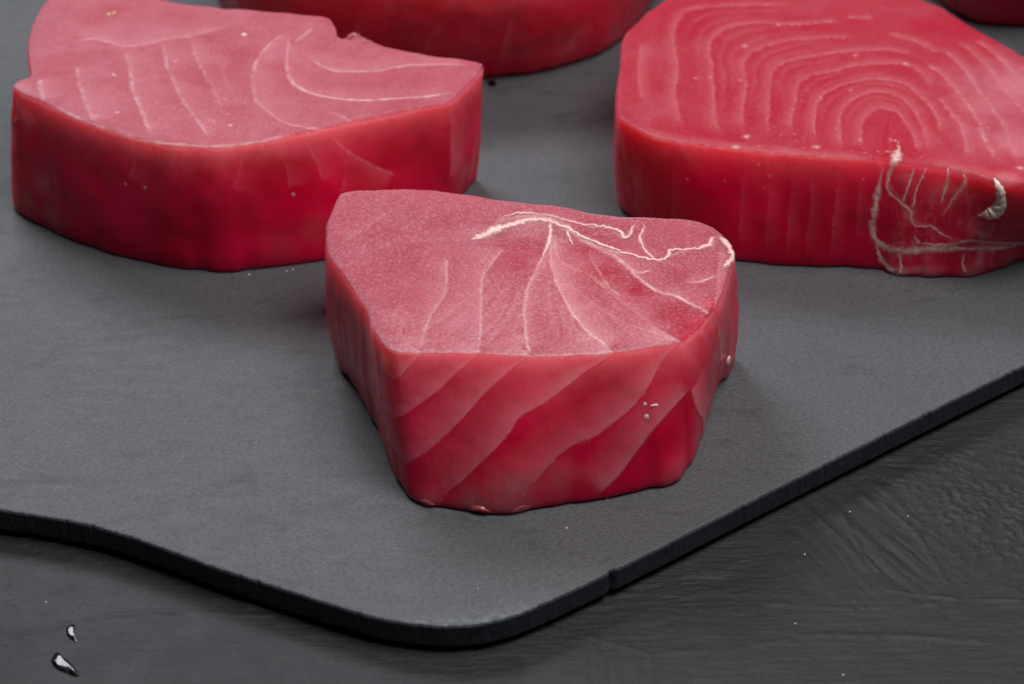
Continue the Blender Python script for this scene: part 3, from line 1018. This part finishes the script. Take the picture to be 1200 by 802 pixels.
for pts, w, s_, pl, sd in (
    ([(89, 75), (92.5, 95), (100, 120), (107.5, 137.5), (114, 147)], 1.6, 0.6, 0.25, 1),
    ([(146, 57), (152.5, 80), (155, 105), (165, 127.5), (172.5, 147.5), (179, 162)], 1.8, 0.65, 0.25, 1),
    ([(191, 47.5), (195, 75), (207.5, 105), (222.5, 130), (237.5, 150), (247, 167)], 1.5, 0.6, 0.2, 1),
    ([(224, 45), (230, 67.5), (242.5, 92.5), (254, 115), (259, 132)], 1.4, 0.5, 0.2, 1),
    ([(80, 51), (112, 46), (142, 54), (170, 52.5), (200, 45), (225, 42.5), (275, 28)], 1.8, 0.4, 0.3, 1),
    ([(340, 35), (317, 51), (300, 73), (296, 95), (300, 117), (314, 131), (333, 144), (366, 151), (388, 154)], 1.5, 0.55, 0.2, 1),
    ([(340, 35), (337, 59), (336, 81), (344, 98), (366, 110), (393, 115.6), (429, 118), (467, 115.6), (503, 113), (541, 107)], 1.8, 0.75, 0.2, 1),
    ([(352, 57), (371, 74), (391, 83), (418, 84), (445, 83), (478, 77), (517, 76), (555, 76)], 1.5, 0.7, 0.25, 1),
    ([(385, 131), (401, 137), (413, 144)], 1.2, 0.5, 0, 1),
    ([(345, 50), (358, 40), (366, 32)], 2.2, 0.5, 0, 1),
    ([(268, 60), (262, 80), (270, 110)], 1.6, 0.2, 0, 1),
    ([(46, 92), (48, 108), (52, 120)], 2.0, 0.7, 0.3, 1),
    ([(52, 120), (85, 136), (114, 148), (150, 160), (180, 167), (250, 172), (300, 167), (350, 156)], 2.2, 0.5, 0, 1),
    ([(385, 158), (407, 177), (434, 192), (467, 207)], 1.2, 0.30, 0.25, -1),
    ([(355, 163), (369, 185), (380, 218)], 1.0, 0.28, 0.2, 1),
    ([(325, 172), (335, 195), (340, 225)], 1.0, 0.12, 0.15, 1),
    ([(285, 180), (279, 205), (270, 225)], 1.4, 0.12, 0.15, 1),
    ([(165, 172), (158, 190), (150, 212)], 1.2, 0.2, 0.2, 1),
    ([(528, 122), (529, 160), (528, 215)], 1.4, 0.2, 0.3, 1),
    ([(400, 175), (405, 200), (398, 230)], 1.0, 0.15, 0.1, 1),
):
    L.stroke(pts, w * 1.15, min(1, s_ * 1.35), pl, 22, sd, 0.00004 if pl else 0, fade=0.12)
for (x, y, r, a) in ((240, 90, 40, 0.55), (280, 65, 26, 0.5), (330, 80, 24, 0.4), (130, 14, 30, 0.6), (110, 24, 22, 0.5), (430, 100, 30, 0.4), (190, 120, 26, 0.25), (90, 45, 8, 0.7)):
    L.patch(x, y, r, 'tone', a)
for (x, y, r, a) in ((50, 215, 16, 0.75), (62, 255, 18, 0.6), (30, 235, 12, 0.7), (370, 270, 20, 0.35), (330, 285, 26, 0.2), (545, 205, 14, 0.5)):
    L.patch(x, y, r, 'grey', a)
L.patch(30, 130, 22, 'pale', 0.5)
L.patch(20, 112, 18, 'pale', 0.6)
for _ in range(70):
    x, y = random.gauss(235, 60), random.gauss(140, 16)
    L.patch(x, y, random.uniform(0.8, 1.6), 'line', random.uniform(0.3, 0.7))
for (x, y) in ((134, 88), (270, 147), (206, 72), (137, 132), (147, 216), (170, 220), (344, 228)):
    L.patch(x, y, 2.2, 'line', 0.8, soft=False)
L.finish()
L.lump('flesh_scrap', 286, 41, 5, 4, 3, SCRAP, 0.3, 0.3, 9)
TAN = tissue_material('tan_tissue', (0.62, 0.30, 0.18), 0.3, 0.0004)
L.lump('brown_speck', 128, 17, 4, 6, 2.2, TAN, 0.5, 0.3, 10, 'small tan speck on the cut face')
L.lump('brown_speck', 134, 15, 3, 5, 1.6, TAN, 0.5, 0.3, 11)
for i, (x, y, a, b, c) in enumerate(((410, 42, 5, 7, 8), (418, 40, 6, 6, 7), (430, 47, 7, 5, 5), (562, 76, 5, 6, 5), (18, 140, 4, 8, 4))):
    L.lump('ragged_flap', x, y + 2, a, b, c, PALE, 0.6, 0.5, 20 + i)

# ---- the right piece
right = Steak('tuna_steak', 'large raw tuna steak at the right with arched growth rings and a torn membrane', [
    (735, 36), (751, 20), (772, 4), (800, -12), (860, -28), (950, -32), (1030, -22), (1082, -1), (1103, 7), (1141, 34), (1200, 65), (1262, 108), (1280, 150),
    (1272, 195, 1268, 270, 2), (1240, 214, 1240, 292, 2.6), (1200, 217, 1200, 306, 3), (1166, 211, 1168, 317, 3), (1140, 203, 1145, 324, 3), (1107, 195, 1112, 326, 2.6), (1070, 190, 1056, 325, 1.6), (1045, 188, 1032, 317), (1015, 186, 1010, 315),
    (954, 182, 958, 314), (891, 177, 905, 312), (827, 169, 836, 303), (790, 165, 795, 290), (764, 159, 768, 278), (738, 147, 738, 256), (725, 135, 725, 243), (723, 110, 723, 225),
    (726, 72), (729, 50)],
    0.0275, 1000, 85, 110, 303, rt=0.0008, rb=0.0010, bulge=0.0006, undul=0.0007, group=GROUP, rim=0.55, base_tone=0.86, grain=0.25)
Q = right
RINGS = []
for pts, w, s_ in (
    ([(805, 157), (796, 135), (792, 107), (795, 80), (790, 47), (795, 25), (810, 12), (860, 7), (940, 6)], 1.7, 0.42),
    ([(850, 165), (840, 145), (837, 110), (835, 80), (832, 57), (840, 41), (860, 31), (890, 27), (927, 29), (1000, 24)], 1.8, 0.5),
    ([(872, 160), (871, 130), (875, 100), (872, 75), (882, 62), (900, 54), (922, 49), (960, 45), (1010, 44)], 1.7, 0.48),
    ([(901, 162), (901, 135), (903, 105), (906, 85), (917, 75), (935, 70), (960, 65), (1000, 60), (1050, 60), (1080, 72)], 1.7, 0.5),
    ([(930, 162), (928, 140), (932, 120), (937, 97), (947, 90), (975, 84), (1000, 78), (1032, 75), (1057, 75), (1080, 88), (1097, 112)], 1.8, 0.5),
    ([(957, 172), (955, 150), (956, 130), (960, 117), (972, 107), (995, 98), (1025, 93), (1055, 97), (1075, 110), (1087, 122), (1098, 140), (1104, 165)], 2.0, 0.5),
    ([(986, 180), (986, 160), (985, 140), (991, 125), (1007, 113), (1030, 108), (1055, 115), (1070, 130), (1080, 150), (1087, 170), (1088, 187)], 1.8, 0.5),
    ([(1011, 175), (1010, 150), (1017, 135), (1032, 127), (1050, 132), (1062, 147), (1072, 165), (1075, 185)], 1.6, 0.45),
    ([(1080, 72), (1100, 85), (1115, 100), (1130, 117), (1145, 140), (1152, 160), (1162, 180), (1164, 196)], 2.6, 0.55),
    ([(1097, 112), (1112, 130), (1125, 147), (1130, 167), (1135, 185)], 2.4, 0.5),
    ([(1100, 55), (1112, 65), (1130, 82), (1147, 107), (1162, 127), (1177, 150), (1187, 175), (1194, 195)], 2.4, 0.5),
    ([(1120, 48), (1145, 67), (1162, 85), (1180, 107), (1200, 132), (1215, 160)], 2.4, 0.4),
    ([(1140, 45), (1170, 68), (1200, 98), (1225, 130)], 2.6, 0.3),
    ([(1040, 40), (1070, 48), (1100, 62)], 3.0, 0.3),
    ([(990, 20), (1010, 22), (1025, 20)], 3.0, 0.3),
    ([(735, 150), (764, 162), (827, 172), (891, 179), (954, 184), (1028, 188)], 2.0, 0.45),
    ([(750, 50), (747, 90), (752, 120)], 2.0, 0.15),
    ([(1107, 196), (1140, 205), (1175, 212)], 2.5, 0.3),
):
    RINGS.append(pts)
    Q.stroke(pts, w * 0.8, s_ * 0.85, 0.25, 9, 1, 0, fade=0.1, wob=2.4)


def resample(p, m=24):
    p = np.array(p, float)
    d = np.concatenate([[0], np.cumsum(np.hypot(*np.diff(p, axis=0).T))])
    u = np.linspace(0, d[-1], m)
    return np.stack([np.interp(u, d, p[:, 0]), np.interp(u, d, p[:, 1])], 1)


for pa, pb in zip(RINGS[:7], RINGS[1:8]):
    A, B = resample(pa), resample(pb)
    for g in (0.33, 0.66):
        mid = A * (1 - g) + B * g
        k0, k1 = sorted(random.sample(range(0, 24), 2))
        if k1 - k0 < 8:
            k0, k1 = 2, 20
        Q.stroke(mid[k0:k1:2] + np.random.default_rng(k0).normal(0, 0.8, mid[k0:k1:2].shape), 1.4, random.uniform(0.08, 0.2), 0.12, 6, 1, 0, fade=0.25, wob=3.0)
for pts, s_ in (([(902, 182), (900, 240), (896, 306)], 0.25), ([(930, 182), (926, 240), (920, 308)], 0.16), ([(954, 186), (950, 240), (944, 310)], 0.32),
                ([(984, 190), (979, 240), (972, 310)], 0.28), ([(870, 180), (868, 240), (866, 300)], 0.2), ([(1010, 190), (1006, 230), (1002, 290)], 0.12), ([(790, 170), (788, 220), (787, 280)], 0.08)):
    Q.stroke(pts, 1.3, s_ * 0.8, 0.12, 9, 1, 0, fade=0.3, wob=2.5)
for (x, y, r, a) in ((860, 80, 36, 0.8), (850, 110, 36, 0.7), (880, 140, 40, 0.6), (800, 110, 30, 0.3), (990, 140, 46, 0.7), (1040, 160, 30, 0.7), (960, 60, 40, 0.4),
                     (1096, 175, 14, 0.6), (1000, 20, 60, 0.3), (1090, 130, 24, 0.3)):
    Q.patch(x, y, r, 'tone', a)
for (x, y, r, a) in ((1195, 90, 60, -0.7), (1200, 150, 60, -0.75), (1150, 100, 36, -0.45), (1140, 160, 30, -0.4), (960, 0, 60, -0.3), (760, 60, 26, -0.3), (765, 130, 24, -0.4)):
    Q.patch(x, y, r, 'tone', a)
for (x, y, r, a) in ((1190, 100, 40, 0.35), (1195, 170, 40, 0.3), (1150, 120, 40, 0.25), (1180, 215, 16, 0.4), (1110, 215, 26, 0.3), (1060, 205, 14, 0.3)):
    Q.patch(x, y, r, 'pale', a)
for _ in range(70):
    x = random.uniform(880, 1200)
    y = 178 + (x - 950) * 0.08 - abs(random.gauss(0, 22))
    Q.patch(x, y, random.uniform(0.6, 1.4), 'line', random.uniform(0.2, 0.5))
for (x, y, r) in ((912, 29, 3.6), (928, 29, 2.6), (873, 54, 4.0), (1061, 75, 4.5), (1002, 65, 3), (815, 92, 3), (832, 91, 2.5), (867, 94, 2.2), (997, 106, 2.5), (889, 193, 2),
                  (849, 212, 1.5), (902, 206, 1.6), (896, 220, 1.4), (806, 210, 2.0), (956, 172, 5), (875, 160, 5), (1008, 164, 2.5), (862, 172, 5), (1196, 197, 5), (1155, 165, 3), (1012, 210, 1.5)):
    Q.patch(x, y, r * 0.75, 'line', 0.6, soft=True)
# slit, and tissue veils under the membrane
for pts, w, a in (([(1033, 204), (1027, 235), (1023, 265), (1027, 283), (1045, 294), (1090, 293), (1140, 292), (1200, 285)], 5.0, 0.35),
                  ([(1048, 190), (1041, 215), (1056, 238), (1068, 258), (1092, 266), (1120, 283)], 3.0, 0.35),
                  ([(1112, 196), (1108, 220), (1102, 242)], 4.0, 0.3), ([(1130, 206), (1128, 220), (1106, 252)], 4.5, 0.3),
                  ([(1152, 256), (1150, 280), (1148, 316)], 7.0, 0.35), ([(1030, 300), (1052, 318), (1090, 312)], 6.0, 0.3),
                  ([(1165, 292), (1162, 305), (1160, 316)], 3.0, 0.25), ([(1084, 296), (1086, 310), (1084, 324)], 2.5, 0.2)):
    Q.stroke(pts, w, a, 0, 0, fade=0.15, wob=2.0)
# slit
Q.stroke([(1041, 140), (1039, 160), (1037, 180), (1036, 200)], 1.2, 0.0, 0, 0)
for (x, y, r) in [(1041 - 5 * g, 141 + 58 * g, 1.2 + 4.2 * math.sin(math.pi * min(1, g * 0.8 + 0.1))) for g in np.linspace(0, 1, 26)]:
    Q.patch(x, y, r, 'frost', -0.06, -0.00012)
    Q.patch(x, y, r, 'tone', 1.0)
    Q.patch(x, y, r, 'line', -0.9)
for (x, y, r, a) in ((1050, 320, 12, 0.8), (1090, 320, 16, 0.6), (1140, 318, 16, 0.7), (1180, 305, 14, 0.5), (1150, 275, 10, 0.4)):
    Q.patch(x, y, r, 'grey', a, 0.0004)
Q.finish()
MEM = FILM
kv = NT('membrane_veil')
kv.b.inputs['Base Color'].default_value = (0.92, 0.44, 0.44, 1)
kv.b.inputs['Roughness'].default_value = 0.08
kv.b.inputs['Specular IOR Level'].default_value = 0.8
vv = kv.mapping((1.0, 1.0, 0.45), (0, R(18), 0))
wisps = kv.ramp(kv.noise(300, 5, 0.7, vv, 1.2), 0.46, 0.76, 0.02, 0.50)
kv.put(kv.b.inputs['Alpha'], kv.math('MULTIPLY', wisps, kv.attr('veil')))
kv.l(kv.bump(kv.noise(500, 3), 0.6, 0.0007), kv.b.inputs['Normal'])
VEIL = kv.m
for pts, w in (
    ([(1036, 196), (1033, 204), (1028.6, 227), (1025, 247), (1022.5, 265), (1026, 281), (1040, 291), (1062, 294), (1087, 292), (1115, 291), (1142, 291), (1167, 291), (1200, 284), (1230, 277)],
     [2.5, 4.5, 4.0, 3.6, 4.5, 5.5, 5.0, 3.6, 3.0, 3.4, 3.4, 2.6]),
    ([(1052, 166), (1053, 178), (1047, 192), (1040, 212), (1042, 225), (1055, 237), (1066, 247), (1068, 257), (1076, 266), (1092, 265), (1105, 275), (1120, 282)],
     [2.5, 5.5, 3.0, 1.8, 1.6, 2.0, 1.8, 1.5, 1.8, 1.2, 1.2]),
    ([(1072, 195), (1065, 217), (1057, 240)], [1.4, 1.4, 1.0]),
    ([(1087, 195), (1075, 220), (1068.5, 247)], [1.4, 1.3, 1.3]),
    ([(1112, 195), (1108.5, 220), (1102, 240)], [1.8, 2.4, 1.0]),
    ([(1128, 203), (1131, 214), (1116, 235), (1105, 252)], [2.0, 2.6, 1.2, 0.8]),
    ([(1071, 276), (1078.5, 287)], [2.2, 1.8]),
    ([(1075, 285), (1110, 287), (1135, 282), (1165, 284), (1200, 286)], [1.2, 2.0, 1.6, 1.8]),
    ([(1026, 285), (1034, 305), (1052, 322), (1080, 324)], [2.0, 2.6, 3.0, 1.6]),
    ([(1053, 296), (1056, 310), (1054, 323)], [2.0, 1.6, 1.4]),
    ([(1130, 296), (1128, 310), (1134, 322)], [1.6, 1.4, 1.2]),
    ([(1041, 162), (1046, 166), (1052, 165)], [1.2, 1.0, 1.2]),
    ([(1036, 178), (1046, 179), (1053, 176)], [1.2, 1.0, 1.4]),
):
    Q.ribbon('membrane', pts, [x * 1.5 for x in w], MEM, 0.45, vary=0.7, taper=0.12)
# torn veil of membrane over the right-hand part of the side
gu, gv = 46, 30
tl, tr, br, bl = (np.array(c, float) for c in ((1040, 199), (1196, 222), (1197, 303), (1029, 312)))
sv, ok = [], True
for b_ in np.linspace(0, 1, gv):
    for a_ in np.linspace(0, 1, gu):
        px = (tl * (1 - a_) + tr * a_) * (1 - b_) + (bl * (1 - a_) + br * a_) * b_
        hit, nn, _, _ = Q.tree.ray_cast(Vector(CAM), Vector(ray(*px)).normalized())
        if hit is None:
            ok = False
            break
        sv.append(np.array(hit) + np.array(nn) * 0.00022)
if ok and len(sv) == gu * gv:
    sv = np.array(sv)
    sv += fbm(sv, 420, 3, 99)[:, None] * np.array([0, -0.00012, 0])
    ii = np.arange(gu * gv).reshape(gv, gu)
    sq = np.stack([ii[1:, :-1], ii[1:, 1:], ii[:-1, 1:], ii[:-1, :-1]], -1).reshape(-1, 4)
    sm = new_mesh('membrane_veil', sv - Q.base, sq)
    gb, ga = np.meshgrid(np.linspace(0, 1, gv), np.linspace(0, 1, gu), indexing='ij')
    edge_f = np.minimum(np.minimum(ga, 1 - ga), np.minimum(gb, 1 - gb)).ravel()
    set_attr(sm, 'veil', smoothstep(0.0, 0.16, edge_f) * (0.45 + 0.55 * gb.ravel()))
    link('membrane_veil', sm, VEIL, Q.root)
Q.strand('fat_strand', [(1165, 209), (1170, 218), (1173, 227), (1172, 238), (1165, 247), (1154, 251), (1143, 253)],
         [3.2, 4.6, 6.0, 8.0, 9.2, 7.0, 1.5], FAT, 0.7, 0.1, lift=1.2, vary=0.2, label='cream curl of fat hanging over the edge')

# ---- two pieces at the back, cut by the frame
back = Steak('tuna_steak', 'dark red tuna steak at the back, between the left and right steaks', [
    (262, -150), (400, -190), (560, -190), (690, -170), (770, -130),
    (772, -110, 768, -5), (758, -85, 752, 24), (735, -62, 728, 50), (700, -42, 695, 68), (655, -28, 650, 82), (610, -20, 605, 90), (560, -18, 555, 94), (500, -18, 495, 93),
    (430, -24, 425, 86), (350, -40, 345, 68), (290, -64, 285, 42), (258, -90, 256, 10), (250, -120)],
    0.031, 520, 60, 30, 404, rt=0.0012, rb=0.0020, bulge=0.0012, undul=0.0008, group=GROUP, rim=0.7, rim_glow_depth=0.006)
for pts in ([(690, 20), (670, 45), (655, 70)], [(520, 20), (500, 50), (490, 75)], [(420, 10), (415, 40), (412, 70)], [(600, 10), (590, 50), (580, 80)]):
    back.stroke(pts, 1.6, 0.14, 0.25, 20, 1, 0.0001, fade=0.25)
for (x, y, r, a) in ((660, 55, 34, 0.45), (610, 60, 30, 0.4), (720, 40, 24, 0.4), (550, 60, 40, 0.3), (480, 50, 40, 0.2)):
    back.patch(x, y, r, 'grey', a)
back.finish()

corner = Steak('tuna_steak', 'dark red tuna steak just showing in the top right corner', [
    (1110, -190), (1250, -210), (1360, -190), (1400, -140), (1395, -110, 1390, -20), (1340, -85, 1335, 16), (1270, -74, 1265, 30), (1200, -72, 1196, 33), (1150, -76, 1146, 29), (1118, -90, 1115, 14), (1094, -108, 1092, -4), (1088, -140)],
    0.031, 360, 40, 24, 505, rt=0.0012, rb=0.0020, bulge=0.0010, undul=0.0008, group=GROUP)
corner.patch(1150, 15, 26, 'grey', 0.3)
corner.finish()


# ------------------------------------------------------------------ water
def drop(outline, z, height, seed, parent_name, label):
    o3 = np.array([P(x, y, z) for x, y in outline])
    n = 48
    L = catmull(o3[:, :2], np.linspace(0, len(outline), n, endpoint=False))
    c = L.mean(0)
    rows = [np.c_[L, np.full(n, z)]]
    for f in np.linspace(0.08, 0.95, 9):
        rows.append(np.c_[L + (c - L) * f, np.full(n, z + height * (1 - (1 - f) ** 5))])
    V = np.concatenate(rows)
    V[n:, 2] += fbm(V[n:], 700, 2, seed) * height * 0.25
    m = len(rows)
    V = np.concatenate([V, [[c[0], c[1], z + height]], [[c[0], c[1], z]]])
    ii = np.arange(m * n).reshape(m, n)
    jj = np.roll(ii, -1, 1)
    q = np.stack([ii[:-1], jj[:-1], jj[1:], ii[1:]], -1).reshape(-1, 4)
    t = np.concatenate([np.stack([ii[-1], jj[-1], np.full(n, m * n)], -1), np.stack([jj[0], ii[0], np.full(n, m * n + 1)], -1)])
    base = np.array([c[0], c[1], z])
    ob = link(parent_name, new_mesh(parent_name, V - base, q, t), WATER)
    ob.location = base
    tag(ob, label, 'water drop')
    return ob


TD = TZ - 0.0002
drop([(60, 772), (67, 764), (74, 770), (82, 776), (88, 783), (94, 791), (88, 793), (78, 789), (68, 785), (62, 780)][::-1], TD, 0.00038, 1, 'water_drop',
     'larger elongated clear water drop on the black tabletop')
drop([(78, 736), (82, 732), (87, 732), (88, 736), (87, 742), (91, 750), (88, 752), (82, 749), (78, 743)][::-1], TD, 0.00034, 2, 'water_drop',
     'smaller curled clear water drop on the black tabletop')
drop([(571, 97), (576, 95), (581, 97), (582, 100), (577, 102), (572, 100)][::-1], 0.0, 0.0007, 3, 'water_drop',
     'tiny clear water drop on the slate beside the back steak')


def specks(name, spots, z, label):
    Vs, Qs = [], []
    k = 0
    base = P(spots[0][0], spots[0][1], z)
    for (x, y, r) in spots:
        c = P(x, y, z)
        r = r * 0.00016
        a = np.linspace(0, 2 * math.pi, 8, endpoint=False)
        for e in (0.0, 0.5, 0.85, 0.98):
            rr = r * math.sqrt(1 - e * e)
            Vs.append(np.stack([c[0] + rr * np.cos(a), c[1] + rr * np.sin(a), np.full(8, z + e * r)], 1))
        for j in range(3):
            for i in range(8):
                Qs.append([k + j * 8 + i, k + j * 8 + (i + 1) % 8, k + (j + 1) * 8 + (i + 1) % 8, k + (j + 1) * 8 + i])
        Qs.append([k + 24, k + 26, k + 28, k + 30])
        k += 32
    o = link(name, new_mesh(name, np.concatenate(Vs) - base, Qs), SPECK)
    o.location = base
    tag(o, label, 'specks', kind='stuff')


kk = NT('bright_speck')
kk.b.inputs['Base Color'].default_value = (0.8, 0.8, 0.8, 1)
kk.b.inputs['Roughness'].default_value = 0.1
SPECK = kk.m
specks('salt_specks', [(996, 600, 1.1), (943, 650, 1.2), (932, 731, 1.0), (988, 791, 1.2), (1064, 605, 0.9), (54, 706, 1.0)],
       TD, 'tiny scattered white specks on the black tabletop')
specks('wet_specks', [(292, 322, 1.3), (343, 316, 1.2), (336, 318, .9), (664, 619, 1.2), (740, 570, .8), (712, 585, .8), (400, 500, .6), (300, 520, .6), (380, 660, .6), (560, 690, .6), (480, 560, .5)],
       0.0, 'tiny bright wet specks on the slate board')
